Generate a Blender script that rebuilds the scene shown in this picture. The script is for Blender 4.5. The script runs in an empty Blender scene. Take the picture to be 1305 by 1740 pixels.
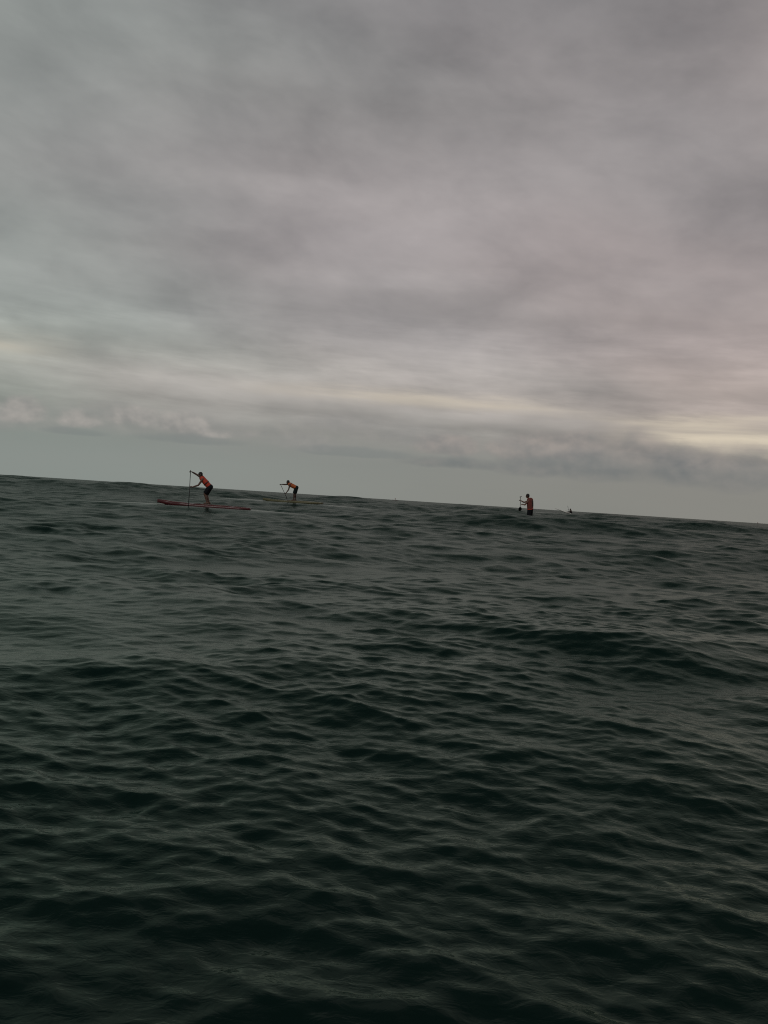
import bpy, bmesh, math, random
import numpy as np
from mathutils import Vector, Matrix

R = math.radians
scene = bpy.context.scene
col = scene.collection

# ------------------------------------------------------------------ camera
CAM_Z = 1.25
F_PX, CX, CY = 1475.0, 652.5, 870.0         # focal length and centre, in photograph pixels
ROLL = R(3.68)
PITCH = R(-0.855)
cam_data = bpy.data.cameras.new('camera')
cam_data.sensor_fit = 'VERTICAL'
cam_data.sensor_height = 24.0
cam_data.lens = 24.0 * F_PX / 1740.0
cam_data.clip_start = 0.05
cam_data.clip_end = 30000
cam = bpy.data.objects.new('camera', cam_data)
col.objects.link(cam)
CAM_M = Matrix.Rotation(R(90) + PITCH, 4, 'X') @ Matrix.Rotation(ROLL, 4, 'Z')
cam.matrix_world = Matrix.Translation((0, 0, CAM_Z)) @ CAM_M
scene.camera = cam
CAM_R = CAM_M.to_3x3()

def px(x, y, dist):
    """A point of the place: on the sight line of photograph pixel (x, y), at forward distance dist."""
    d = CAM_R @ Vector(((x - CX) / F_PX, (CY - y) / F_PX, -1.0))
    d = d * (dist / d.y)
    return Vector((d.x, d.y, d.z + CAM_Z))

def azel(x, y):
    d = (CAM_R @ Vector(((x - CX) / F_PX, (CY - y) / F_PX, -1.0))).normalized()
    return math.degrees(math.atan2(d.x, d.y)), math.degrees(math.asin(d.z))

# ------------------------------------------------------------------ render settings
scene.render.engine = 'CYCLES'
scene.cycles.use_denoising = False
scene.cycles.filter_width = 1.1
scene.cycles.max_bounces = 4
scene.cycles.glossy_bounces = 3
scene.view_settings.view_transform = 'Standard'
scene.view_settings.look = 'None'
scene.view_settings.exposure = 0.0
scene.view_settings.gamma = 1.0
scene.view_settings.use_curve_mapping = False

# ------------------------------------------------------------------ node expressions
class Ex:
    """A node socket (or a number) that can be used in arithmetic."""
    def __init__(self, nt, s): self.nt, self.s = nt, s
    def _m(self, op, *a, clamp=False):
        n = self.nt.nodes.new('ShaderNodeMath'); n.operation = op; n.use_clamp = clamp
        for i, v in enumerate((self,) + a):
            v = v.s if isinstance(v, Ex) else v
            if isinstance(v, (int, float)): n.inputs[i].default_value = v
            else: self.nt.links.new(v, n.inputs[i])
        return Ex(self.nt, n.outputs[0])
    def __add__(self, o): return self._m('ADD', o)
    __radd__ = __add__
    def __mul__(self, o): return self._m('MULTIPLY', o)
    __rmul__ = __mul__
    def __sub__(self, o): return self._m('SUBTRACT', o)
    def __rsub__(self, o): return Ex(self.nt, o)._m('SUBTRACT', self)
    def __truediv__(self, o): return self._m('DIVIDE', o)
    def __neg__(self): return self * -1.0
    def pow(self, o): return self._m('POWER', o)
    def max(self, o): return self._m('MAXIMUM', o)
    def min(self, o): return self._m('MINIMUM', o)
    def exp(self): return self._m('EXPONENT')
    def step(self, a, b, lo=0.0, hi=1.0):
        n = self.nt.nodes.new('ShaderNodeMapRange'); n.interpolation_type = 'SMOOTHSTEP'
        self.nt.links.new(self.s, n.inputs[0])
        for i, v in zip((1, 2, 3, 4), (a, b, lo, hi)): n.inputs[i].default_value = v
        return Ex(self.nt, n.outputs[0])

def vec(nt, x, y, z=0.0):
    n = nt.nodes.new('ShaderNodeCombineXYZ')
    for i, v in enumerate((x, y, z)):
        if isinstance(v, Ex): nt.links.new(v.s, n.inputs[i])
        else: n.inputs[i].default_value = v
    return n.outputs[0]

def noise(nt, v, scale, detail=4, rough=0.55, dist=0.0, color=False):
    n = nt.nodes.new('ShaderNodeTexNoise'); n.noise_dimensions = '3D'
    nt.links.new(v, n.inputs['Vector'])
    n.inputs['Scale'].default_value = scale; n.inputs['Detail'].default_value = detail
    n.inputs['Roughness'].default_value = rough; n.inputs['Distortion'].default_value = dist
    return n.outputs['Color'] if color else Ex(nt, n.outputs['Fac'])

def ramp(nt, f, stops):
    n = nt.nodes.new('ShaderNodeValToRGB'); n.color_ramp.interpolation = 'EASE'
    while len(n.color_ramp.elements) < len(stops): n.color_ramp.elements.new(0.5)
    for e, (p, c) in zip(n.color_ramp.elements, stops):
        e.position = p; e.color = (c[0], c[1], c[2], 1)
    nt.links.new(f.s, n.inputs[0])
    return n.outputs[0]

def mixc(nt, f, a, b, mode='MIX'):
    n = nt.nodes.new('ShaderNodeMix'); n.data_type = 'RGBA'; n.blend_type = mode
    if isinstance(f, Ex): nt.links.new(f.s, n.inputs[0])
    else: n.inputs[0].default_value = f
    for i, v in ((6, a), (7, b)):
        if isinstance(v, (tuple, list)): n.inputs[i].default_value = (v[0], v[1], v[2], 1)
        else: nt.links.new(v, n.inputs[i])
    return n.outputs[2]

def lin(r, g, b):
    f = lambda c: (c / 255 / 12.92) if c / 255 <= 0.04045 else ((c / 255 + 0.055) / 1.055) ** 2.4
    return (f(r), f(g), f(b))

# ------------------------------------------------------------------ sky (overcast) and sun
SUN_EL, SUN_AZ = 48.0, 205.0       # behind the camera, veiled by cloud
world = bpy.data.worlds.new('World'); scene.world = world; world.use_nodes = True
nt = world.node_tree; nt.nodes.clear()
out = nt.nodes.new('ShaderNodeOutputWorld'); bg = nt.nodes.new('ShaderNodeBackground')
nt.links.new(bg.outputs[0], out.inputs[0])
SKY_STRENGTH = 0.1
bg.inputs[1].default_value = SKY_STRENGTH
world.cycles.sampling_method = 'NONE'
nishita = nt.nodes.new('ShaderNodeTexSky'); nishita.sky_type = 'NISHITA'; nishita.sun_disc = False
nishita.sun_elevation = R(SUN_EL); nishita.sun_rotation = R(SUN_AZ)
tc = nt.nodes.new('ShaderNodeTexCoord'); sep = nt.nodes.new('ShaderNodeSeparateXYZ')
nt.links.new(tc.outputs['Generated'], sep.inputs[0])
X, Y, Z = (Ex(nt, sep.outputs[i]) for i in range(3))
az = X._m('ARCTAN2', Y) * 57.2958
el = Z._m('ARCSINE') * 57.2958
elp = el.max(0.0)
# the cloud deck seen in perspective: a plane overhead
den = Z.max(0.0) + 0.22
u, v = X / den, Y / den
deck = vec(nt, u * 0.7, v + u * 0.12, 3.7)
n1 = noise(nt, deck, 1.9, 4, 0.5, 0.15)
n2 = noise(nt, vec(nt, az * 0.10, el * 0.20 + az * 0.02, 1.2), 1.0, 4, 0.56, 0.2)
n3 = noise(nt, vec(nt, u * 0.6 + 3.0, v - u * 0.14, 8.2), 0.9, 2, 0.5, 0.3)
n4 = noise(nt, vec(nt, az * 0.20, el * 0.40 + az * 0.035, 6.1), 1.0, 4, 0.58, 0.2)
# brightness against height
prof = ramp(nt, elp / 60.0, [
    (0.0, lin(131, 132, 126)), (0.035, lin(129, 130, 126)), (0.07, lin(141, 138, 133)),
    (0.12, lin(158, 152, 147)), (0.19, lin(150, 145, 143)), (0.28, lin(147, 141, 140)),
    (0.40, lin(143, 138, 137)), (0.52, lin(130, 127, 127)), (0.75, lin(76, 83, 82)), (1.0, lin(54, 63, 62))])
amp = elp.step(0.5, 9.0, 0.15, 1.0)
lum = 1.0 + amp * ((n1 - 0.5) * 0.80 + (n2 - 0.5) * 0.80 + (n4 - 0.5) * 0.36 + (n3 - 0.5) * 0.35 + 0.13)
def scale_c(c, f):
    n = nt.nodes.new('ShaderNodeVectorMath'); n.operation = 'SCALE'
    nt.links.new(c, n.inputs[0])
    if isinstance(f, Ex): nt.links.new(f.s, n.inputs['Scale'])
    else: n.inputs['Scale'].default_value = f
    return n.outputs[0]
sky = scale_c(prof, lum)
# hue: cool on the left, warm towards the right, drifting with the cloud
tint = (X * 0.85 + (n3 - 0.5) * 0.8 + 0.5)._m('ADD', 0.0, clamp=True)
sky = mixc(nt, 1.0, sky, ramp(nt, tint, [(0.0, (0.87, 1.0, 0.96)), (0.5, (1.0, 1.0, 1.0)), (1.0, (1.08, 0.99, 0.965))]), 'MULTIPLY')

# long bright and dark bands low in the sky, slightly tilted
s1 = noise(nt, vec(nt, az * 0.075 + 2.0, el * 0.55 + az * 0.016, 0.3), 1.0, 4, 0.5, 0.3)
s2 = noise(nt, vec(nt, az * 0.15 + 7.0, el * 1.05 + az * 0.03, 5.3), 1.0, 5, 0.62, 0.2)
band = elp.step(2.6, 5.0) * elp.step(8.0, 15.0, 1.0, 0.0)
sky = scale_c(sky, 1.0 + band * ((s1 - 0.5) * 0.75 + (s2 - 0.5) * 0.50 + 0.04))

def ribbon(p0, p1, width, soft=0.30):
    """A soft streak from one direction of the sky to another (degrees of azimuth and elevation)."""
    (a0, e0), (a1, e1) = p0, p1
    k = (e1 - e0) / (a1 - a0)
    d = el - (az - a0) * k - e0 - (s2 - 0.5) * 1.4
    w = (az.step(a0 - soft * abs(a1 - a0), a0 + soft * abs(a1 - a0))
         * az.step(a1 - soft * abs(a1 - a0), a1 + soft * abs(a1 - a0), 1.0, 0.0))
    g = (-(d * d) / (width * width)).exp()
    return g * w
wisps = noise(nt, vec(nt, az * 0.13, el * 1.9 + az * 0.04, 2.2), 1.0, 4, 0.55, 0.3).step(0.25, 0.72)
st = ribbon(azel(480, 660), azel(960, 696), 0.48)
st2 = ribbon(azel(1110, 742), azel(1700, 790), 0.95, 0.22)
st3 = ribbon(azel(1040, 715), azel(1600, 715), 0.34, 0.3)
st4 = ribbon(azel(-250, 560), azel(80, 590), 0.7)
glow = (st * 0.50 + st2 * 1.30 + st3 * 0.45 + st4 * 0.40) * (wisps * 0.55 + 0.45)
sky = mixc(nt, glow.min(1.0), sky, lin(212, 199, 178))
for p0, p1, w, k in ((( 480, 690), (1000, 745), 0.42, 0.16), ((1000, 760), (1500, 800), 0.36, 0.22),
                     (( 900, 655), (1500, 690), 0.8, 0.12), ((60, 600), (420, 585), 0.5, 0.10), ((560, 520), (1500, 560), 1.1, 0.15), ((120, 415), (470, 400), 0.7, 0.10),
                     ((640, 478), (900, 470), 0.55, -0.13), ((420, 300), (640, 330), 0.8, -0.07), ((-200, 545), (380, 540), 0.45, -0.12), ((380, 150), (900, 185), 1.0, 0.08),
                     ((150, 640), (800, 640), 0.5, -0.05), ((500, 712), (1000, 700), 0.35, -0.06)):
    sky = scale_c(sky, 1.0 - ribbon(azel(*p0), azel(*p1), w) * k)

# clear grey-green air under the deck, near the sea
clear = elp.step(0.6, 5.2, 1.0, 0.0) * az.step(-14.0, 14.0, 0.80, 0.55)
hz = mixc(nt, az.step(-20.0, 18.0), lin(137, 144, 140), lin(133, 133, 128))
sky = mixc(nt, clear, sky, hz)

# cumulus: flat-bottomed heaps broken up by noise
pn = noise(nt, vec(nt, az * 0.45, el * 0.60, 4.4), 1.0, 4, 0.5, 0.1)
pn_lit = noise(nt, vec(nt, az * 0.45 + 0.10, el * 0.60 + 0.25, 4.4), 1.0, 3, 0.5, 0.1)
def heap(cx_, cy_, wx, wy):
    a, e = azel(cx_, cy_); wa, we = wx / 25.74, wy / 25.74
    da = (az - a) * (1.0 / wa); de = (el - e) * (1.0 / we)
    low = de.min(0.0) * 1.5
    return 1.0 - da * da - de * de - low * low
def heaps(items, thr=0.0, soft=0.8, rag=1.7):
    f = None
    for it in items:
        h = heap(*it); f = h if f is None else f.max(h)
    f = f + (pn - 0.5) * rag
    return f.step(thr, thr + soft)
shade = ((pn - pn_lit) * 3.5)._m('ADD', 0.5, clamp=True)
# random heaps all round, so the row goes on outside the view
rr = noise(nt, vec(nt, az * 0.16 + 40.0, el * 0.40, 1.4), 1.0, 5, 0.55, 0.2)
row = (rr.step(0.55, 0.66)) * elp.step(1.9, 3.0) * elp.step(4.6, 6.0, 1.0, 0.0)
sky = mixc(nt, row * 0.22, sky, mixc(nt, shade, lin(128, 128, 126), lin(152, 147, 142)))
left = heaps([(36, 702, 44, 30), (135, 716, 38, 24), (235, 712, 60, 26), (300, 722, 66, 30), (365, 738, 40, 14)], -0.1, 1.0)
soft = heaps([(40, 712, 120, 34), (200, 718, 140, 36), (340, 728, 130, 34), (515, 754, 60, 24), (600, 724, 120, 24), (700, 745, 110, 26)], -0.5, 1.8)
sky = mixc(nt, soft * 0.42, sky, mixc(nt, shade, lin(134, 132, 131), lin(156, 151, 147)))
sky = mixc(nt, left * 0.72, sky, mixc(nt, shade, lin(138, 136, 133), lin(170, 164, 158)))
under = heaps([(320, 748, 110, 14), (130, 735, 60, 10), (600, 770, 120, 14)], 0.0, 0.9)
sky = mixc(nt, under * 0.36, sky, lin(112, 118, 119))
right_lit = heaps([(960, 762, 90, 36), (1085, 768, 70, 40), (1235, 782, 110, 36), (880, 766, 70, 32), (760, 762, 70, 26), (1400, 790, 120, 36)], -0.1, 1.0)
sky = mixc(nt, right_lit * 0.6, sky, mixc(nt, shade, lin(126, 123, 122), lin(158, 148, 142)))
right_dark = heaps([(905, 796, 70, 24), (1020, 800, 95, 34), (1160, 800, 95, 42), (1285, 812, 130, 42), (1450, 822, 170, 46), (1650, 832, 160, 40), (780, 790, 90, 14)], -0.5, 1.7, 2.2)
sky = mixc(nt, right_dark * 0.60, sky, mixc(nt, shade, lin(93, 100, 105), lin(124, 123, 122)))
# thin gaps of true sky between the clouds, weak; then scale so that strength 0.1 gives the tones above
clouds = scale_c(sky, 1.0 / SKY_STRENGTH)
cover = 0.965 + (n2 - 0.5) * 0.05
final = mixc(nt, cover, nishita.outputs[0], clouds)
nt.links.new(final, bg.inputs[0])

sun_d = bpy.data.lights.new('sun', 'SUN'); sun_d.energy = 0.65; sun_d.angle = R(30); sun_d.color = (1.0, 0.95, 0.88)
sun = bpy.data.objects.new('sun', sun_d); col.objects.link(sun)
sd = Vector((math.sin(R(SUN_AZ)) * math.cos(R(SUN_EL)), math.cos(R(SUN_AZ)) * math.cos(R(SUN_EL)), math.sin(R(SUN_EL))))
sun.rotation_euler = sd.to_track_quat('Z', 'Y').to_euler()
sun.location = sd * 50

# ------------------------------------------------------------------ materials
def mat(name, c, rough=0.6, var=0.12, scale=6.0, spec=0.4):
    m = bpy.data.materials.new(name); m.use_nodes = True
    t = m.node_tree; b = t.nodes['Principled BSDF']
    co = t.nodes.new('ShaderNodeTexCoord')
    n = noise(t, co.outputs['Object'], scale, 4, 0.6)
    lo = tuple(k * (1 - var) for k in c); hi = tuple(min(1, k * (1 + var)) for k in c)
    t.links.new(mixc(t, n, lo, hi), b.inputs['Base Color'])
    t.links.new((n * 0.2 + (rough - 0.1)).s, b.inputs['Roughness'])
    b.inputs['Specular IOR Level'].default_value = spec
    return m

def water_material():
    m = bpy.data.materials.new('sea_water'); m.use_nodes = True
    t = m.node_tree; b = t.nodes['Principled BSDF']
    # the mirror of the surface (Fresnel from 2 % head-on), with green light coming back up from the water added
    b.inputs['Metallic'].default_value = 1.0
    b.inputs['Base Color'].default_value = (0.016, 0.0185, 0.0172, 1)
    b.inputs['Specular Tint'].default_value = (0.64, 0.705, 0.655, 1)
    deep = t.nodes.new('ShaderNodeBsdfDiffuse'); deep.inputs['Color'].default_value = (0.0036, 0.0120, 0.0100, 1)
    both = t.nodes.new('ShaderNodeAddShader')
    t.links.new(b.outputs[0], both.inputs[0]); t.links.new(deep.outputs[0], both.inputs[1])
    t.links.new(both.outputs[0], t.nodes['Material Output'].inputs['Surface'])
    b.inputs['Roughness'].default_value = 0.06
    co = t.nodes.new('ShaderNodeTexCoord'); s = t.nodes.new('ShaderNodeSeparateXYZ')
    t.links.new(co.outputs['Object'], s.inputs[0])
    x, y = Ex(t, s.outputs[0]), Ex(t, s.outputs[1])
    # ripples too fine for the mesh: roughness and small slopes, by the share of the waves the mesh leaves out there
    at = t.nodes.new('ShaderNodeAttribute'); at.attribute_name = 'fine_slope'
    k = Ex(t, at.outputs['Fac'])
    t.links.new((k * 0.80 + 0.009).pow(0.5).s, b.inputs['Roughness'])
    c1 = noise(t, vec(t, x * 0.45, y, 0.0), 1.1, 3, 0.6, 0.0, color=True)
    q = t.nodes.new('ShaderNodeSeparateColor'); t.links.new(c1, q.inputs[0])
    a0, b0 = Ex(t, q.outputs[0]), Ex(t, q.outputs[1])
    c2 = noise(t, vec(t, x * 0.5, y, 7.0), 4.2, 2, 0.6, 0.0, color=True)
    q2 = t.nodes.new('ShaderNodeSeparateColor'); t.links.new(c2, q2.inputs[0])
    a1, b1 = Ex(t, q2.outputs[0]), Ex(t, q2.outputs[1])
    sx, sy = ((a0 - 0.5) * 2.4 + (a1 - 0.5) * 1.8) * k, ((b0 - 0.5) * 4.2 + (b1 - 0.5) * 3.2) * k
    bump = t.nodes.new('ShaderNodeBump'); bump.inputs['Strength'].default_value = 0.42
    bump.inputs['Distance'].default_value = 0.013
    t.links.new(noise(t, vec(t, x * 0.65, y, 0.0), 15.0, 3, 0.55, 0.5).s, bump.inputs['Height'])
    add = t.nodes.new('ShaderNodeVectorMath'); add.operation = 'ADD'
    t.links.new(bump.outputs[0], add.inputs[0]); t.links.new(vec(t, sx, sy, 0.0), add.inputs[1])
    nm = t.nodes.new('ShaderNodeVectorMath'); nm.operation = 'NORMALIZE'
    t.links.new(add.outputs[0], nm.inputs[0]); t.links.new(nm.outputs[0], b.inputs['Normal']); t.links.new(nm.outputs[0], deep.inputs['Normal'])
    return m

# ------------------------------------------------------------------ places of the paddlers
D1, D2, D3, D4 = 39.0, 54.6, 47.6, 147.0
FEET1 = px(352.5, 857.3, D1)
FEET2 = px(499.8, 851.0, D2)
FEET3 = px(900.5, 890.0, D3)
SKI4 = px(970.0, 872.2, D4)
FAR = [px(672.3, 850.0, 600.0), px(1288.0, 891.0, 620.0)]

def board_frame(feet, yaw, length, back):
    """Origin (deck centre) of a board whose rider stands `back` metres behind its middle; nose towards -x turned by yaw."""
    d = Vector((-math.cos(yaw), math.sin(yaw), 0))
    return feet + d * back, d
B1, DIR1 = board_frame(FEET1, R(4), 4.27, 0.17)
B2, DIR2 = board_frame(FEET2, R(18), 4.1, 0.12)
B3, DIR3 = board_frame(FEET3, R(48), 4.27, 0.2)
FLOAT = [  # (centre, direction, half length, half width, height of the water there)
    (B1, DIR1, 2.5, 0.75, B1.z - 0.125), (B2, DIR2, 2.5, 0.75, B2.z - 0.12), (B3, DIR3, 2.6, 0.6, B3.z - 0.10),
    (SKI4 + Vector((-0.9, 0.1, 0)), Vector((-1, 0.1, 0)).normalized(), 3.6, 1.2, SKI4.z - 0.10)]

# ------------------------------------------------------------------ the sea
def build_sea():
    rng = np.random.default_rng(11)
    # rings: fine near by, coarser far away
    rs, r = [], 0.6
    while r < 9000:
        rs.append(r)
        k = np.interp(math.log(r), [math.log(q) for q in (0.6, 1.8, 6, 220, 400, 1000, 9000)],
                      [0.03, 0.0050, 0.0034, 0.0036, 0.010, 0.03, 0.10])
        r *= 1 + k
    rs = np.array(rs); nr = len(rs)
    dr = np.gradient(rs)
    front = np.radians(np.linspace(-31, 31, 760))
    rest = np.radians(np.linspace(31, 329, 70))[1:-1]
    th = np.concatenate([front, rest]); na = len(th)
    dth = np.concatenate([np.full(len(front), front[1] - front[0]), np.full(len(rest), rest[1] - rest[0])])
    RR, TT = np.meshgrid(rs, th, indexing='ij')
    x = (RR * np.sin(TT)).astype(np.float32).ravel(); y = (RR * np.cos(TT)).astype(np.float32).ravel()
    cell = np.maximum(dr[:, None], rs[:, None] * dth[None, :] * 0.9).astype(np.float32).ravel()
    rad = np.hypot(x, y)
    # calm footprint of every floating board
    calm = np.zeros_like(x); level = np.zeros_like(x)
    hump = np.zeros_like(x)
    for c, d, hl, hw, zt in FLOAT:
        lx = (x - c.x) * d.x + (y - c.y) * d.y; ly = -(x - c.x) * d.y + (y - c.y) * d.x
        q = np.sqrt((lx / hl) ** 2 + (ly / hw) ** 2)
        w = np.clip((3.0 - q) / 2.0, 0, 1); w = w * w * (3 - 2 * w)
        calm = np.maximum(calm, w); level = np.where(w > 0, zt, level)
    # long swell and the rises the paddlers ride on
    def gauss(cx, cy, sx, sy, rot=0.0):
        c, s = math.cos(rot), math.sin(rot)
        X = (x - cx) * c + (y - cy) * s; Y = -(x - cx) * s + (y - cy) * c
        return np.exp(-(X / sx) ** 2 - (Y / sy) ** 2)
    hump += 0.36 * np.exp(-((y - 50) / 16.0) ** 2) - 0.30 * np.exp(-(rad / 17.0) ** 2)
    hump += 0.30 * gauss(B2.x, B2.y + 1.5, 11, 5.0) + 0.05 * gauss(B1.x, B1.y + 2, 10, 4)
    hump -= 0.10 * gauss(B1.x, B1.y, 9, 5.5)
    crest3 = px(900, 876, 42.6)
    hump += (crest3.z - 0.27) * gauss(crest3.x + 1.0, crest3.y, 8.0, 2.2, R(-4))
    hump -= 0.16 * gauss(B3.x, B3.y, 6.0, 2.6)
    hump += 0.55 * gauss(SKI4.x - 2, SKI4.y + 4, 22, 14)
    for p in FAR: hump += 0.45 * gauss(p.x, p.y, 40, 30)
    # far swells whose tops reach up to eye level, so the sea's edge is uneven
    for q_, d_, lift, sx_, sy_ in ((100, 78, 1.36, 11, 5), (235, 92, 1.30, 7, 5), (20, 110, 1.34, 9, 6), (330, 120, 1.25, 8, 6), (420, 84, 1.10, 9, 5),
                                   (590, 105, 1.26, 9, 6), (700, 88, 1.20, 7, 5), (800, 130, 1.28, 9, 7), (1040, 100, 1.16, 9, 6),
                                   (1130, 120, 1.27, 10, 7), (1230, 90, 1.20, 9, 5), (-120, 95, 1.30, 14, 6), (1420, 105, 1.25, 12, 6), (850, 75, 1.12, 6, 4)):
        p = px(q_, 848, d_); hump += (lift - 0.12) * gauss(p.x, p.y, sx_, sy_)
    # one steeper wave crossing on the right
    c0, c1 = px(790, 1040, 9.2), px(1330, 1114, 7.6)
    ang = math.atan2(c1.y - c0.y, c1.x - c0.x); mid = (c0 + c1) * 0.5
    lx = (x - mid.x) * math.cos(ang) + (y - mid.y) * math.sin(ang)
    ly = -(x - mid.x) * math.sin(ang) + (y - mid.y) * math.cos(ang) - 0.12 * np.sin(lx * 1.3)
    hump += 0.15 * np.exp(-(lx / 2.2) ** 2) * np.exp(-np.where(ly < 0, (ly / 0.55) ** 2, (ly / 1.3) ** 2))
    # a sum of trochoidal waves
    comps = []
    for lam, a, deg in ((31.0, 0.12, 8), (22.0, 0.08, -14), (16.0, 0.05, 22)):
        comps.append((lam, a, R(deg), rng.uniform(0, 2 * math.pi)))
    n = 185
    for i in range(n):
        lam = 0.075 * (11.0 / 0.075) ** ((i + rng.uniform(0, 1)) / n)
        s = 0.0172 * float(np.interp(math.log(lam), np.log([0.08, 0.15, 0.3, 0.6, 1.2, 3.0, 11.0]), [1.20, 1.50, 1.45, 1.08, 0.80, 0.54, 0.28]))
        a = s * lam / (2 * math.pi) * rng.uniform(0.6, 1.4)
        spread = 32 if lam > 1.5 else 42
        comps.append((lam, a, R(rng.normal(-6, spread)), rng.uniform(0, 2 * math.pi)))
    z = hump * (1 - calm) + level * calm
    ddx = np.zeros_like(x); ddy = np.zeros_like(x); miss = np.zeros_like(x)
    keep = 1 - 0.88 * calm
    gust = 0.88 + 0.36 * np.sin(x * 0.31 + y * 0.23 + 1.0) * np.sin(y * 0.42 - x * 0.12 + 0.4) + 0.18 * np.sin(x * 0.9 - y * 0.7)
    gust = gust.astype(np.float32)
    ride = 1 - 0.85 * np.exp(-((y - 46) / 14.0) ** 2) * np.exp(-(x / 24.0) ** 2)
    near_flat = 0.72 + 0.28 * np.clip((rad - 3.0) / 6.0, 0, 1)      # waves flattened near the camera, shaped to darken the foreground reflections
    outer = 1 + 0.55 * np.clip((rad - 7) / 18.0, 0, 1)
    for lam, a, d, ph in comps:
        k = 2 * math.pi / lam
        fade = np.clip((lam / cell - 2.4) / 2.4, 0, 1)
        g = gust if lam < 1.2 else 1.0
        miss += (1 - fade) * (a * k) ** 2 / 2
        idx = np.nonzero(fade > 0)[0]
        if len(idx) == 0: continue
        kx, ky = math.sin(d) * k, -math.cos(d) * k
        arg = x[idx] * kx + y[idx] * ky + ph
        A = a * fade[idx] * keep[idx] * (g[idx] if lam < 1.2 else 1.0)
        if lam > 5: A = A * ride[idx]
        else: A = A * near_flat[idx]
        if 0.9 < lam < 6: A = A * outer[idx]
        sn, cs = np.sin(arg), np.cos(arg)
        q = 0.92
        z[idx] += A * cs
        ddx[idx] -= q * A * sn * kx / k; ddy[idx] -= q * A * sn * ky / k
    co = np.stack([x + ddx, y + ddy, z], 1).astype(np.float32)
    i = np.arange(nr - 1)[:, None]; j = np.arange(na)[None, :]; j2 = (j + 1) % na
    quads = np.stack([i * na + j, (i + 1) * na + j, (i + 1) * na + j2, i * na + j2], -1).reshape(-1, 4)
    # close the middle under the camera
    me = bpy.data.meshes.new('sea')
    nv = len(co); nq = len(quads)
    me.vertices.add(nv); me.vertices.foreach_set('co', co.ravel())
    me.loops.add(nq * 4 + na); me.polygons.add(nq + 1)
    li = np.concatenate([quads.ravel(), np.arange(na)])
    me.loops.foreach_set('vertex_index', li.astype(np.int32))
    me.polygons.foreach_set('loop_start', np.concatenate([np.arange(nq) * 4, [nq * 4]]).astype(np.int32))
    me.polygons.foreach_set('use_smooth', np.ones(nq + 1, dtype=bool))
    me.update(calc_edges=True)
    at = me.attributes.new('fine_slope', 'FLOAT', 'POINT')
    at.data.foreach_set('value', np.sqrt(miss).astype(np.float32) * (1 - 0.6 * calm))
    o = bpy.data.objects.new('sea', me); col.objects.link(o)
    o['kind'] = 'structure'; o['label'] = 'dark grey-green choppy sea reaching to the tilted horizon'
    o.data.materials.append(water_material())
    return o
sea = build_sea()
if sea.data.polygons[0].normal.z < 0: sea.data.flip_normals()

# ------------------------------------------------------------------ builders
def link(name, me, m, parent=None, loc=None):
    o = bpy.data.objects.new(name, me); col.objects.link(o)
    if m: me.materials.clear(); me.materials.append(m)
    if parent: o.parent = parent
    if loc is not None: o.location = loc
    return o

def tag(o, label, cat=None, group=None):
    o['label'] = label
    if cat: o['category'] = cat
    if group: o['group'] = group
    return o

def bm_mesh(bm, name, smooth=True):
    me = bpy.data.meshes.new(name)
    bmesh.ops.recalc_face_normals(bm, faces=bm.faces)
    bm.to_mesh(me); bm.free()
    for p in me.polygons: p.use_smooth = smooth
    return me

def ball(bm, c, r, sc=(1, 1, 1), rot=None, seg=12):
    m = Matrix.Translation(c) @ (rot.to_4x4() if rot else Matrix.Identity(4)) @ Matrix.Diagonal((sc[0] * r, sc[1] * r, sc[2] * r, 1))
    n = max(5, seg // 2 + 1)
    top, bot = bm.verts.new(m @ Vector((0, 0, 1))), bm.verts.new(m @ Vector((0, 0, -1)))
    rings = []
    for i in range(1, n):
        t = math.pi * i / n
        rings.append([bm.verts.new(m @ Vector((math.sin(t) * math.cos(2 * math.pi * k / seg), math.sin(t) * math.sin(2 * math.pi * k / seg), math.cos(t)))) for k in range(seg)])
    for k in range(seg):
        j = (k + 1) % seg
        bm.faces.new((top, rings[0][k], rings[0][j])); bm.faces.new((bot, rings[-1][j], rings[-1][k]))
        for p, q in zip(rings, rings[1:]): bm.faces.new((p[k], q[k], q[j], p[j]))

def bone(bm, a, b, ra, rb, cap_a=True, cap_b=True, seg=14):
    """Tapered limb from a to b; round where capped, cut flat where not."""
    d = b - a
    q = d.to_track_quat('Z', 'Y').to_matrix().to_4x4()
    bmesh.ops.create_cone(bm, cap_ends=True, segments=seg, radius1=ra, radius2=rb, depth=d.length,
                          matrix=Matrix.Translation((a + b) * 0.5) @ q)
    if cap_a: ball(bm, a, ra, seg=seg)
    if cap_b: ball(bm, b, rb, seg=seg)

def chain(bm, pts, rads):
    for i in range(len(pts) - 1): bone(bm, pts[i], pts[i + 1], rads[i], rads[i + 1])

def fuse(bm, name, voxel, ratio=0.35, smooth=4):
    """One continuous skin round all the pieces."""
    me = bm_mesh(bm, name)
    o = bpy.data.objects.new('work', me); col.objects.link(o)
    md = o.modifiers.new('r', 'REMESH'); md.mode = 'VOXEL'; md.voxel_size = voxel
    if smooth:
        s = o.modifiers.new('s', 'SMOOTH'); s.iterations = smooth; s.factor = 0.5
    dg = bpy.context.evaluated_depsgraph_get(); dg.update()
    res = bpy.data.meshes.new_from_object(o.evaluated_get(dg)); res.name = name
    bpy.data.objects.remove(o); bpy.data.meshes.remove(me)
    for p in res.polygons: p.use_smooth = True
    return res

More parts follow.
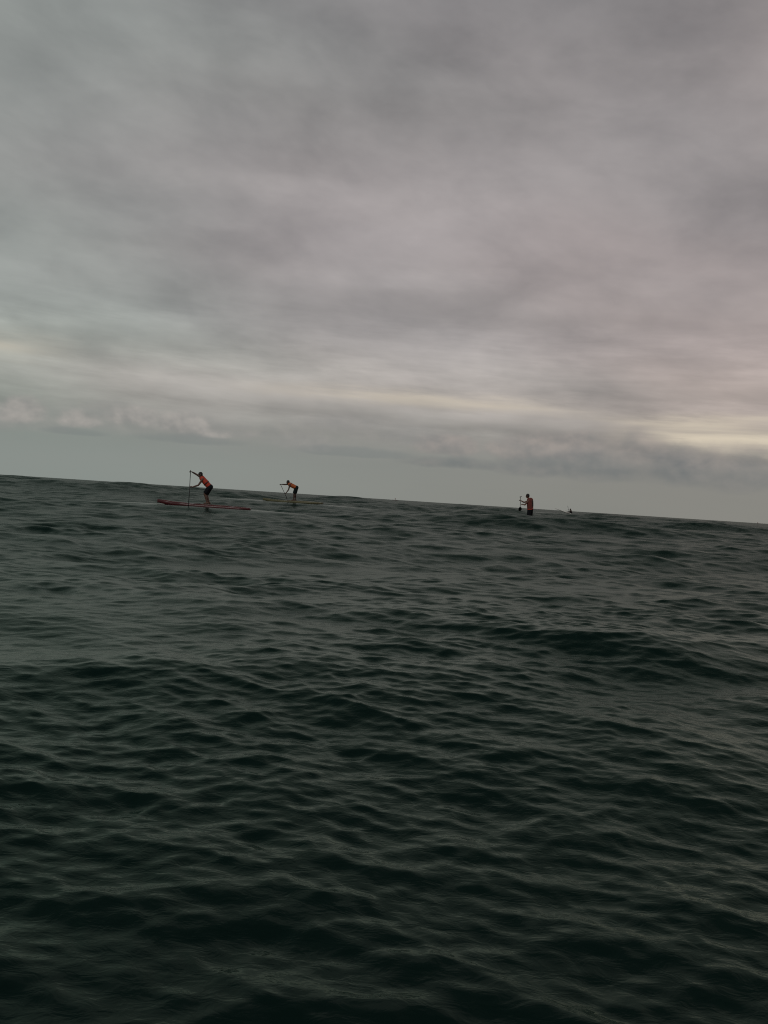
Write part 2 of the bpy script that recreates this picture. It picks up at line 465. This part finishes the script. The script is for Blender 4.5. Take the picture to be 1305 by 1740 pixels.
def hand(bm, wrist, direction, palm_normal, grip):
    """Palm, four unequal bent fingers and a thumb closing round a shaft of direction `grip`."""
    d = direction.normalized(); nrm = palm_normal.normalized()
    s = d.cross(nrm).normalized()
    palm = wrist + d * 0.045
    for k in (-1.2, -0.4, 0.4, 1.2):
        bone(bm, wrist + s * 0.010 * k, palm + d * 0.035 + s * 0.019 * k, 0.014, 0.012, seg=8)
    for k, L in ((-1.3, 0.85), (-0.45, 1.0), (0.45, 0.95), (1.3, 0.75)):
        p0 = palm + d * 0.038 + s * 0.020 * k
        p1 = p0 + d * 0.030 * L + nrm * 0.014
        p2 = p1 + d * 0.004 + nrm * 0.030 * L
        p3 = p2 - d * 0.022 * L + nrm * 0.006
        chain(bm, [p0, p1, p2, p3], [0.0105, 0.0100, 0.0095, 0.0085])
    t0 = wrist + d * 0.025 - s * 0.026
    t1 = t0 + d * 0.028 - s * 0.014 + nrm * 0.018
    t2 = t1 + d * 0.022 + nrm * 0.022 + s * 0.008
    chain(bm, [t0, t1, t2], [0.0125, 0.011, 0.0095])

def head(bm, c, fwd, up):
    """Skull, jaw, nose, brow, lips and ears in the head's own frame."""
    f = fwd.normalized(); u = (up - f * up.dot(f)).normalized(); s = u.cross(f).normalized()
    rot = Matrix((s, f, u)).transposed()
    P = lambda a, b, cc: c + s * a + f * b + u * cc
    ball(bm, P(0, -0.012, 0.022), 0.096, (0.80, 0.98, 0.95), rot, 16)
    ball(bm, P(0, 0.022, -0.045), 0.072, (0.80, 0.92, 1.05), rot, 14)
    ball(bm, P(0, 0.058, -0.088), 0.026, (1.1, 0.9, 0.8), rot, 10)
    bone(bm, P(0, 0.082, 0.008), P(0, 0.105, -0.030), 0.010, 0.016, seg=8)
    bone(bm, P(-0.035, 0.078, 0.024), P(0.035, 0.078, 0.024), 0.011, 0.011, seg=8)
    bone(bm, P(-0.020, 0.082, -0.062), P(0.020, 0.082, -0.062), 0.009, 0.009, seg=8)
    for k in (-1, 1):
        ball(bm, P(0.079 * k, -0.008, -0.008), 0.030, (0.35, 0.7, 1.0), rot, 10)
    return P, rot

def person(J, label, cloth, pose):
    """J: world joints. One continuous body; hair, vest and shorts are its children."""
    base = J['base']
    L = {k: (v - base) for k, v in J.items()}
    fwd, up = pose['fwd'], pose['up']
    bm = bmesh.new()
    hipl, hipr, shl, shr = L['hip_l'], L['hip_r'], L['shoulder_l'], L['shoulder_r']
    hc, sc_ = (hipl + hipr) * 0.5, (shl + shr) * 0.5
    neck = L['neck']
    # trunk: two columns, shoulder girdle, pelvis
    for h, s in ((hipl, shl), (hipr, shr)):
        a = hc.lerp(h, 0.85); b = sc_.lerp(s, 0.55)
        m = a.lerp(b, 0.42)
        bone(bm, a, m, 0.108, 0.098); bone(bm, m, b, 0.098, 0.108)
        bone(bm, sc_.lerp(s, 0.2), s, 0.082, 0.058)
    bone(bm, hipl, hipr, 0.098, 0.098)
    bone(bm, sc_, neck, 0.072, 0.056); bone(bm, neck, L['head'] - up * 0.03, 0.056, 0.054)
    P, rot = head(bm, L['head'], fwd, up)
    for sd_ in ('l', 'r'):
        sh, e, w = L['shoulder_' + sd_], L['elbow_' + sd_], L['wrist_' + sd_]
        m1 = sh.lerp(e, 0.45); m2 = e.lerp(w, 0.3)
        chain(bm, [sh, m1, e, m2, w], [0.058, 0.049, 0.039, 0.041, 0.028])
        hand(bm, w, pose['hand_dir_' + sd_], pose['palm_' + sd_], None)
        h, k, an = L['hip_' + sd_], L['knee_' + sd_], L['ankle_' + sd_]
        t = h.lerp(k, 0.4); c = k.lerp(an, 0.32)
        chain(bm, [h, t, k], [0.092, 0.080, 0.056])
        back = pose['back'] * 0.012
        chain(bm, [k, c + back, k.lerp(an, 0.75), an], [0.056, 0.058, 0.040, 0.036])
        toe = pose['toe_' + sd_]
        chain(bm, [an, an - toe * 0.055 + Vector((0, 0, -0.040))], [0.036, 0.034])
        ball_ = an + toe * 0.115 + Vector((0, 0, -0.050))
        bone(bm, an + Vector((0, 0, -0.030)), ball_, 0.040, 0.028)
        sdv = toe.cross(Vector((0, 0, 1)))
        for q in (-1.5, -0.5, 0.5, 1.5):
            chain(bm, [ball_ + sdv * 0.016 * q, ball_ + toe * 0.045 + sdv * 0.020 * q], [0.022, 0.013])
    body = link('person', fuse(bm, 'person', pose.get('voxel', 0.0095), 0.30, 3), cloth['skin'], None, base)
    tag(body, label, 'person')
    # hair: a cap over the skull
    bm = bmesh.new()
    ball(bm, P(0, -0.022, 0.036), 0.104, (0.80, 0.98, 0.92), rot, 16)
    ball(bm, P(0, -0.052, -0.010), 0.078, (0.90, 0.75, 1.0), rot, 14)
    for k in (-1, 1): ball(bm, P(0.055 * k, 0.0, 0.030), 0.040, (0.8, 1.2, 1.0), rot, 10)
    link('hair', fuse(bm, 'hair', 0.013, 0.4, 2), cloth['hair'], body)
    # buoyancy vest: sleeveless, cut at the waist
    bm = bmesh.new()
    for h, s in ((hipl, shl), (hipr, shr)):
        a = hc.lerp(h, 0.95).lerp(sc_, cloth.get('vest_low', 0.10)); b = sc_.lerp(s, 0.55)
        m = a.lerp(b, 0.45)
        bk_ = cloth.get('bulk', 1.0)
        bone(bm, a, m, 0.116 * bk_, 0.126 * bk_, cap_a=False); bone(bm, m, b, 0.126 * bk_, 0.122 * bk_)
        bone(bm, b, sc_.lerp(s, 0.78) + (sc_ - hc).normalized() * 0.012, 0.088, 0.064)
    a_ = hc.lerp(sc_, cloth.get('vest_low', 0.10))
    bone(bm, a_, hc.lerp(sc_, 0.9), 0.128, 0.118, cap_a=False)
    vest = link('vest', fuse(bm, 'vest', 0.015, 0.4, 2), cloth['vest'], body)
    vest['label'] = cloth['vest_label']
    # waist strap and chest strap
    axis = (sc_ - hc).normalized(); sw = cloth.get('strap_w', 0.022)
    for t_ in cloth.get('straps', (0.30,)):
        c = hc.lerp(sc_, t_); side = (hipl - hipr).normalized()
        bm = bmesh.new()
        for h, s in ((hipl, shl), (hipr, shr)):
            a = hc.lerp(h, 0.95).lerp(sc_, 0.0); b = sc_.lerp(s, 0.55)
            p = a.lerp(b, t_)
            bone(bm, p - axis * sw, p + axis * sw, 0.134, 0.134, False, False, 20)
        bone(bm, c - axis * sw, c + axis * sw, 0.134, 0.134, False, False, 20)
        link('strap', fuse(bm, 'strap', 0.010, 0.4, 1), cloth['strap'], vest)
    if 'hydration_pack' in cloth:  # dark hydration pack worn over the back of the vest
        bm = bmesh.new()
        bk = pose['spine_back']; side = (shl - shr).normalized()
        for k in (-1, 1):
            bone(bm, hc.lerp(sc_, 0.42) + bk * 0.10 + side * 0.055 * k, hc.lerp(sc_, 0.90) + bk * 0.105 + side * 0.05 * k, 0.062, 0.058)
        link('hydration_pack', fuse(bm, 'hydration_pack', 0.015, 0.4, 2), cloth['hydration_pack'], vest)
    # shorts
    bm = bmesh.new()
    bone(bm, hc.lerp(hipl, 0.8), hc.lerp(hipr, 0.8), 0.136, 0.136)
    bone(bm, hc, hc + axis * 0.10, 0.136, 0.124, True, False)
    for sd_ in ('l', 'r'):
        h, k = L['hip_' + sd_], L['knee_' + sd_]
        bone(bm, h, h.lerp(k, cloth.get('hem', 0.86)), 0.122, 0.104, True, False)
    link('shorts', fuse(bm, 'shorts', 0.014, 0.4, 2), cloth['shorts'], body)
    # eyes
    for k in (-1, 1):
        bm = bmesh.new(); ball(bm, P(0.031 * k, 0.083, 0.006), 0.011, seg=8)
        link('eye', bm_mesh(bm, 'eye'), cloth['eye'], body)
    return body

def paddle(top, low, face, label, m_shaft, m_blade, group='paddles held by the paddlers', blade_len=0.46, double=False):
    """T-grip, shaft and a single blade from `top` to the tip at `low`; the blade's broad side faces `face`."""
    root = bpy.data.objects.new('paddle', None); col.objects.link(root); root.location = low
    root.empty_display_size = 0.2
    tag(root, label, 'paddle')
    root['group'] = group
    ax = (top - low); L = ax.length; ax.normalize()
    side = face.cross(ax).normalized(); nrm = ax.cross(side).normalized()
    bm = bmesh.new(); bone(bm, ax * (blade_len * 0.85), ax * (L - 0.01), 0.0155, 0.0145, seg=12)
    link('shaft', bm_mesh(bm, 'shaft'), m_shaft, root)
    if not double:
        bm = bmesh.new()
        bone(bm, ax * L - side * 0.055, ax * L + side * 0.055, 0.016, 0.016, seg=10)
        bone(bm, ax * (L - 0.07), ax * L, 0.016, 0.02, seg=10)
        link('grip', fuse(bm, 'grip', 0.006, 0.5, 2), m_blade, root)
    def blade(sign):
        bm = bmesh.new(); rows = []
        prof = [(0, .035), (.08, .072), (.22, .094), (.42, .099), (.62, .088), (.82, .055), (.95, .026), (1, .016)]
        for t_, w in prof:
            row = []
            for k in range(-3, 4):
                q = k / 3
                bend = 0.018 * (1 - q * q) * math.sin(math.pi * min(t_, 1)) + 0.05 * (1 - t_) ** 2
                row.append((q * w, t_ * blade_len, bend))
            rows.append(row)
        def V(p, off):
            base_ = (ax * p[1]) if sign > 0 else (ax * (L - p[1]))
            return bm.verts.new(base_ + side * p[0] + nrm * (p[2] - 0.03 + off))
        g1 = [[V(p, 0.005) for p in r] for r in rows]; g2 = [[V(p, -0.005) for p in r] for r in rows]
        for g in (g1, g2):
            for i in range(len(g) - 1):
                for j in range(6): bm.faces.new((g[i][j], g[i][j + 1], g[i + 1][j + 1], g[i + 1][j]))
        for i in range(len(g1) - 1):
            for j in (0, 6): bm.faces.new((g1[i][j], g1[i + 1][j], g2[i + 1][j], g2[i][j]))
        for i in (0, len(g1) - 1):
            for j in range(6): bm.faces.new((g1[i][j], g1[i][j + 1], g2[i][j + 1], g2[i][j]))
        link('blade', bm_mesh(bm, 'blade'), m_blade, root)
    blade(1)
    if double: blade(-1)
    return root

def interp(t, pts):
    for (t0, v0), (t1, v1) in zip(pts, pts[1:]):
        if t <= t1:
            q = (t - t0) / (t1 - t0); q = q * q * (3 - 2 * q)
            return v0 + (v1 - v0) * q
    return pts[-1][1]

def board_mesh(length, width, thick, stern=0.5):
    """Race board: narrow raised nose, flat deck, square-ish tail. Nose at +x, deck at z = 0."""
    bm = bmesh.new(); rings = []; N = 44
    for i in range(N + 1):
        t = i / N
        x = (t - 0.5) * length
        w = width * 0.5 * interp(t, [(0, stern), (0.12, .80), (0.42, 1.0), (0.70, .82), (0.90, .38), (1.0, .04)])
        top = interp(t, [(0, -0.03), (0.25, -0.004), (0.55, 0.0), (0.80, 0.035), (1, 0.105)])
        bot = top - thick * interp(t, [(0, .55), (0.2, .92), (0.6, 1.0), (0.85, 1.05), (1.0, .80)])
        bot = max(bot, top - thick) if t < .95 else bot
        ring = []
        for k in range(16):
            a = 2 * math.pi * k / 16
            ca, sa = math.cos(a), math.sin(a)
            yy = w * math.copysign(abs(ca) ** 0.55, ca); zz = math.copysign(abs(sa) ** 0.6, sa)
            ring.append(bm.verts.new((x, yy, (top + bot) / 2 + zz * (top - bot) / 2)))
        rings.append(ring)
    for a, b in zip(rings, rings[1:]):
        for k in range(16): bm.faces.new((a[k], a[(k + 1) % 16], b[(k + 1) % 16], b[k]))
    bm.faces.new(rings[0]); bm.faces.new(rings[-1])
    return bm_mesh(bm, 'hull')

def slab(x0, x1, w0, w1, zf, th, name, n=12):
    """A thin sheet with rounded ends lying on the deck."""
    bm = bmesh.new(); top = []; bot = []
    for i in range(n + 1):
        t = i / n; x = x0 + (x1 - x0) * t
        e = min(1.0, math.sqrt(max(0.02, 1 - abs(2 * t - 1) ** 8)))
        w = (w0 + (w1 - w0) * t) * e * 0.5
        top.append([bm.verts.new((x, s * w, zf(x) + th)) for s in (-1, 1)])
        bot.append([bm.verts.new((x, s * w, zf(x) - 0.01)) for s in (-1, 1)])
    for i in range(n):
        bm.faces.new((top[i][0], top[i][1], top[i + 1][1], top[i + 1][0]))
        bm.faces.new((bot[i][0], bot[i][1], bot[i + 1][1], bot[i + 1][0]))
        for k in (0, 1): bm.faces.new((top[i][k], top[i + 1][k], bot[i + 1][k], bot[i][k]))
    for i in (0, n): bm.faces.new((top[i][0], top[i][1], bot[i][1], bot[i][0]))
    return bm_mesh(bm, name, False)

def board(centre, direction, length, width, thick, mats, label, pitch=0.0):
    root = bpy.data.objects.new('paddleboard', None); col.objects.link(root)
    root.location = centre
    root.rotation_euler = (0, -pitch, math.atan2(direction.y, direction.x))
    root.empty_display_size = 0.3
    tag(root, label, 'paddleboard', 'paddleboards ridden by the paddlers')
    hull = link('hull', board_mesh(length, width, thick), mats['hull'], root)
    zf = lambda x: interp(x / length + 0.5, [(0, -0.03), (0.25, -0.004), (0.55, 0.0), (0.80, 0.035), (1, 0.105)])
    link('deck_pad', slab(-0.30 * length, 0.10 * length, width * 0.62, width * 0.70, zf, 0.006, 'deck_pad'), mats['pad'], root)
    link('nose_panel', slab(0.19 * length, 0.44 * length, width * 0.50, width * 0.16, zf, 0.005, 'nose_panel'), mats['panel'], root)
    link('tail_panel', slab(-0.46 * length, -0.33 * length, width * 0.45, width * 0.55, zf, 0.005, 'tail_panel'), mats['panel'], root)
    bm = bmesh.new()
    for y in (-0.004, 0.004):
        vs = [bm.verts.new((-0.36 * length + a, y, -thick * 0.9 + b)) for a, b in ((0.10, 0.02), (-0.10, 0.02), (-0.16, -0.20), (-0.10, -0.21), (0.0, -0.12))]
        bm.faces.new(vs)
    bm.verts.ensure_lookup_table()
    for k in range(5): bm.faces.new([bm.verts[i] for i in (k, (k + 1) % 5, 5 + (k + 1) % 5, 5 + k)])
    link('fin', bm_mesh(bm, 'fin', False), mats['fin'], root)
    bm = bmesh.new(); bone(bm, Vector((0.04 * length, 0, 0.012)), Vector((0.075 * length, 0, 0.012)), 0.014, 0.014, seg=8)
    link('carry_handle', bm_mesh(bm, 'carry_handle'), mats['fin'], root)
    return root

# ------------------------------------------------------------------ palette
M = dict(
    skin_a=mat('tanned_skin_a', (0.125, 0.070, 0.050), 0.55), skin_b=mat('tanned_skin_b', (0.085, 0.050, 0.038), 0.55),
    skin_c=mat('tanned_skin_c', (0.15, 0.075, 0.052), 0.55),
    hair=mat('dark_hair', (0.014, 0.011, 0.010), 0.6), black=mat('black_cloth', (0.010, 0.011, 0.014), 0.9, 0.12, 6.0, 0.15),
    navy=mat('dark_green_cloth', (0.010, 0.017, 0.017), 0.9, 0.12, 6.0, 0.15),
    vest_red=mat('red_orange_nylon', (0.46, 0.045, 0.020), 0.55, 0.2), vest_orange=mat('orange_nylon', (0.42, 0.10, 0.022), 0.55, 0.2),
    vest_rust=mat('rust_red_nylon', (0.15, 0.032, 0.022), 0.6, 0.25),
    strap=mat('black_webbing', (0.035, 0.028, 0.024), 0.7), strap_m=mat('maroon_webbing', (0.10, 0.022, 0.022), 0.7),
    panel_dark=mat('dark_brown_fabric', (0.035, 0.022, 0.016), 0.75),
    eye=mat('eye_white', (0.5, 0.48, 0.45), 0.2, 0.02),
    carbon=mat('carbon_shaft', (0.016, 0.016, 0.018), 0.4, 0.1, 20, 0.5), grey_shaft=mat('grey_shaft', (0.20, 0.20, 0.20), 0.4),
    red_board=mat('red_gelcoat', (0.070, 0.009, 0.012), 0.3, 0.15, 2.0, 0.5), pink_pad=mat('pale_deck_foam', (0.17, 0.085, 0.078), 0.8),
    white_panel=mat('off_white_panel', (0.20, 0.11, 0.10), 0.5),
    yellow_board=mat('olive_yellow_gelcoat', (0.115, 0.108, 0.055), 0.35, 0.15, 2.0), tan_pad=mat('tan_deck_foam', (0.30, 0.24, 0.17), 0.8),
    grey_board=mat('grey_gelcoat', (0.28, 0.29, 0.28), 0.35), white=mat('white_gelcoat', (0.75, 0.75, 0.72), 0.3, 0.05))

V = Vector
# ------------------------------------------------------------------ paddler on the red board
def P1(x, y, dy=0.0): return px(x, y, D1 + dy)
J = dict(base=FEET1,
    hip_l=P1(356.2, 828.2, -0.10), hip_r=P1(357.2, 827.6, 0.10),
    shoulder_l=P1(344.4, 814.4, -0.19), shoulder_r=P1(342.6, 811.6, 0.19),
    neck=P1(342.4, 810.6, 0.0), head=P1(340.4, 806.9, 0.0),
    elbow_l=P1(336.9, 824.6, -0.24), wrist_l=P1(327.0, 827.6, -0.36),
    elbow_r=P1(332.6, 805.4, 0.12), wrist_r=P1(326.4, 802.0, -0.12),
    knee_l=P1(347.8, 839.4, -0.14), knee_r=P1(350.4, 840.2, 0.16),
    ankle_l=P1(351.8, 853.6, -0.12), ankle_r=P1(355.0, 853.6, 0.15))
person(J, 'paddler in red-orange vest and black shorts bending forward on the red board',
    dict(skin=M['skin_a'], hair=M['hair'], vest=M['vest_red'], vest_label='red-orange sleeveless vest with dark straps', strap=M['strap'],
         shorts=M['black'], eye=M['eye'], straps=(0.46,), hem=0.92),
    dict(fwd=V((-1, -0.1, -0.45)), up=V((-0.35, 0, 1)), back=V((1, 0, 0)), spine_back=V((0.7, 0, 0.7)),
         toe_l=V((-1, -0.12, 0)).normalized(), toe_r=V((-1, 0.15, 0)).normalized(),
         hand_dir_l=V((-1, -0.12, 0.0)), palm_l=V((0, 1, -0.05)), hand_dir_r=V((-0.8, -0.5, 0.25)), palm_r=V((-0.2, -0.2, -1))))
board(B1, DIR1, 4.27, 0.68, 0.20, dict(hull=M['red_board'], pad=M['pink_pad'], panel=M['white_panel'], fin=M['carbon']),
      'long glossy red paddleboard under the paddler at the left')
top1 = P1(323.9, 799.9, -0.30); mid1 = P1(322.2, 828.2, -0.43)
low1 = top1 + (mid1 - top1).normalized() * 2.02
paddle(top1, low1, V((1, 0, 0)), 'black upright paddle planted beside the red board', M['carbon'], M['carbon'])

# ------------------------------------------------------------------ paddler on the olive board
def P2(x, y, dy=0.0): return px(x, y, D2 + dy)
J = dict(base=FEET2,
    hip_l=P2(503.2, 829.2, -0.10), hip_r=P2(503.8, 828.6, 0.10),
    shoulder_l=P2(492.6, 823.6, -0.19), shoulder_r=P2(491.6, 822.4, 0.19),
    neck=P2(491.0, 821.6, 0.0), head=P2(489.2, 819.4, 0.0),
    elbow_l=P2(490.4, 832.0, -0.22), wrist_l=P2(486.2, 837.6, -0.32),
    elbow_r=P2(484.8, 823.4, 0.12), wrist_r=P2(478.4, 823.0, -0.06),
    knee_l=P2(499.6, 839.4, -0.14), knee_r=P2(501.6, 839.2, 0.14),
    ankle_l=P2(498.8, 848.8, -0.12), ankle_r=P2(501.8, 848.8, 0.14))
person(J, 'paddler in orange vest bent double over the olive-yellow board',
    dict(skin=M['skin_b'], hair=M['hair'], vest=M['vest_orange'], vest_label='orange sleeveless vest', strap=M['strap_m'],
         shorts=M['navy'], eye=M['eye'], straps=(0.86,), hem=0.90, vest_low=0.04),
    dict(fwd=V((-1, -0.1, -0.3)), up=V((-0.3, 0, 1)), back=V((1, 0, 0)), spine_back=V((0.3, 0, 1)),
         toe_l=V((-1, -0.1, 0)).normalized(), toe_r=V((-1, 0.2, 0)).normalized(),
         hand_dir_l=V((-0.7, -0.3, -0.55)), palm_l=V((0, 1, 0)), hand_dir_r=V((-1, -0.4, 0.0)), palm_r=V((0, -0.2, -1))))
board(B2, DIR2, 4.1, 0.70, 0.19, dict(hull=M['yellow_board'], pad=M['tan_pad'], panel=M['yellow_board'], fin=M['carbon']),
      'olive-yellow paddleboard under the second paddler from the left', R(-1.2))
top2 = P2(476.6, 823.0, -0.20); mid2 = P2(484.3, 839.6, -0.40)
low2 = top2 + (mid2 - top2).normalized() * 1.42
paddle(top2, low2, V((1, 0, 0.3)), 'dark slanting paddle dipped beside the olive-yellow board', M['carbon'], M['carbon'])

# ------------------------------------------------------------------ upright paddler behind the wave crest
def P3(x, y, dy=0.0): return px(x, y, D3 + dy)
J = dict(base=FEET3,
    hip_l=P3(899.9, 866.2, -0.09), hip_r=P3(902.1, 866.0, 0.09),
    shoulder_l=P3(898.6, 850.2, -0.15), shoulder_r=P3(902.6, 849.8, 0.15),
    neck=P3(898.6, 847.4, 0.0), head=P3(896.4, 842.9, 0.0),
    elbow_l=P3(892.0, 857.8, -0.20), wrist_l=P3(889.2, 857.4, 0.02),
    elbow_r=P3(890.4, 853.6, 0.20), wrist_r=P3(885.4, 850.9, 0.22),
    knee_l=P3(898.0, 878.6, -0.10), knee_r=P3(901.6, 878.6, 0.12),
    ankle_l=P3(899.2, 887.6, -0.12), ankle_r=P3(904.0, 887.6, 0.14))
J['base'] = V((FEET3.x, FEET3.y, FEET3.z))
person(J, 'upright paddler in rust-red vest and dark shorts, knees hidden by a wave',
    dict(skin=M['skin_c'], hair=M['hair'], vest=M['vest_rust'], vest_label='rust-red vest with a bright waistband and dark hydration pack', strap=M['vest_red'], strap_w=0.055,
         shorts=M['black'], eye=M['eye'], straps=(0.10,), bulk=1.15, hem=0.95, hydration_pack=M['panel_dark'], vest_low=0.0),
    dict(fwd=V((-1, 0.55, -0.25)), up=V((-0.15, 0, 1)), back=V((0.85, -0.5, 0)), spine_back=V((0.95, -0.3, 0.1)).normalized(),
         toe_l=V((-0.8, 0.6, 0)).normalized(), toe_r=V((-0.75, 0.65, 0)).normalized(),
         hand_dir_l=V((-0.8, 0.4, 0.1)), palm_l=V((0.2, 0.6, -0.4)), hand_dir_r=V((-0.8, 0.2, 0.35)), palm_r=V((0, 0.4, -1))))
board(B3, DIR3, 4.27, 0.70, 0.17, dict(hull=M['grey_board'], pad=M['tan_pad'], panel=M['white_panel'], fin=M['carbon']),
      'grey paddleboard hidden behind the wave under the upright paddler')
top3 = P3(884.7, 844.0, -0.05); low3 = P3(883.7, 867.5, 1.62)
paddle(top3, low3, V((0.3, -1, -0.5)), 'grey paddle with black blade lifted in front of the upright paddler', M['grey_shaft'], M['carbon'])

# ------------------------------------------------------------------ seated paddler far off on a white surf ski
def P4(x, y, dy=0.0): return px(x, y, D4 + dy)
J = dict(base=SKI4,
    hip_l=P4(971.0, 871.4, -0.10), hip_r=P4(971.2, 871.2, 0.10),
    shoulder_l=P4(970.2, 867.6, -0.19), shoulder_r=P4(969.6, 867.3, 0.19),
    neck=P4(969.8, 866.8, 0.0), head=P4(969.3, 865.4, 0.0),
    elbow_l=P4(968.0, 869.2, -0.24), wrist_l=P4(966.6, 868.2, -0.20),
    elbow_r=P4(968.0, 867.0, 0.20), wrist_r=P4(966.0, 865.4, 0.10),
    knee_l=P4(967.2, 869.8, -0.14), knee_r=P4(967.2, 869.8, 0.14),
    ankle_l=P4(963.8, 871.2, -0.12), ankle_r=P4(963.8, 871.2, 0.12))
person(J, 'tiny dark seated paddler on the white ski near the horizon',
    dict(skin=M['skin_b'], hair=M['hair'], vest=M['panel_dark'], vest_label='dark vest', strap=M['strap'],
         shorts=M['black'], eye=M['eye'], straps=(0.34,)),
    dict(fwd=V((-1, 0, 0)), up=V((0, 0, 1)), back=V((0, 0, -1)), spine_back=V((1, 0, 0)),
         voxel=0.012, toe_l=V((-0.8, 0, 0.5)).normalized(), toe_r=V((-0.8, 0, 0.5)).normalized(),
         hand_dir_l=V((-1, 0, 0.1)), palm_l=V((0, 1, 0)), hand_dir_r=V((-1, 0, 0.2)), palm_r=V((0, -1, 0))))
def ski():
    root = bpy.data.objects.new('surf_ski', None); col.objects.link(root)
    root.location = SKI4
    root.rotation_euler = (0, R(-10), math.pi - R(4))
    tag(root, 'slim white surf ski rising over a far wave near the horizon', 'surf ski')
    bm = bmesh.new(); rings = []
    for i in range(41):
        t = i / 40; x = -3.4 + t * 6.2
        w = 0.24 * interp(t, [(0, .06), (0.25, .72), (0.5, 1.0), (0.75, .7), (1, .05)])
        top = interp(t, [(0, 0.0), (0.35, 0.02), (0.62, 0.14), (1, 0.26)])
        if 0.42 < t < 0.60: top -= 0.07 * math.sin((t - 0.42) / 0.18 * math.pi)
        bot = top - 0.30 * interp(t, [(0, .25), (0.3, .8), (0.6, 1.0), (1, .5)])
        rings.append([bm.verts.new((x, w * math.cos(2 * math.pi * k / 12), (top + bot) / 2 + (top - bot) / 2 * math.sin(2 * math.pi * k / 12))) for k in range(12)])
    for a, b in zip(rings, rings[1:]):
        for k in range(12): bm.faces.new((a[k], a[(k + 1) % 12], b[(k + 1) % 12], b[k]))
    bm.faces.new(rings[0]); bm.faces.new(rings[-1])
    link('hull', bm_mesh(bm, 'hull'), M['white'], root)
    bm = bmesh.new(); ball(bm, V((-0.05, 0, 0.02)), 0.2, (1.3, 0.9, 0.25)); link('seat', bm_mesh(bm, 'seat'), M['panel_dark'], root)
    bm = bmesh.new()
    for y in (-0.008, 0.008): bm.faces.new([bm.verts.new((-3.0 + a, y, b)) for a, b in ((0.1, -0.1), (-0.06, -0.1), (-0.1, -0.32), (0.0, -0.30))])
    bm.verts.ensure_lookup_table()
    for k in range(4): bm.faces.new([bm.verts[i] for i in (k, (k + 1) % 4, 4 + (k + 1) % 4, 4 + k)])
    link('rudder', bm_mesh(bm, 'rudder', False), M['black'], root)
ski()
paddle(P4(964.6, 859.4, 0.25), P4(968.6, 873.5, -0.35), V((1, 0, 0)), 'pale double-bladed paddle held upright by the far seated paddler',
       M['grey_shaft'], M['grey_shaft'], double=True, blade_len=0.44)

# ------------------------------------------------------------------ two specks far out on the horizon
def tree_of(o, names):
    return [c for c in bpy.data.objects if c.parent == o]
def copy_tree(o, loc, label, parent=None):
    c = o.copy(); col.objects.link(c)
    if parent is None:
        c.location = loc; c['label'] = label
    else:
        c.parent = parent; c.matrix_parent_inverse = o.matrix_parent_inverse.copy()
    for ch in [k for k in bpy.data.objects if k.parent == o]: copy_tree(ch, None, None, c)
    return c
src_p = bpy.data.objects['person']; src_b = bpy.data.objects['paddleboard']; src_d = bpy.data.objects['paddle']
for q, where in zip(FAR, ('right of the olive-yellow board', 'at the right edge of the picture')):
    d = q - FEET1
    copy_tree(src_p, src_p.location + d, 'speck of a far standing paddler on the horizon ' + where)
    copy_tree(src_b, src_b.location + d, 'speck of a far paddleboard on the horizon ' + where)
    copy_tree(src_d, src_d.location + d, 'hair-thin far upright paddle on the horizon ' + where)
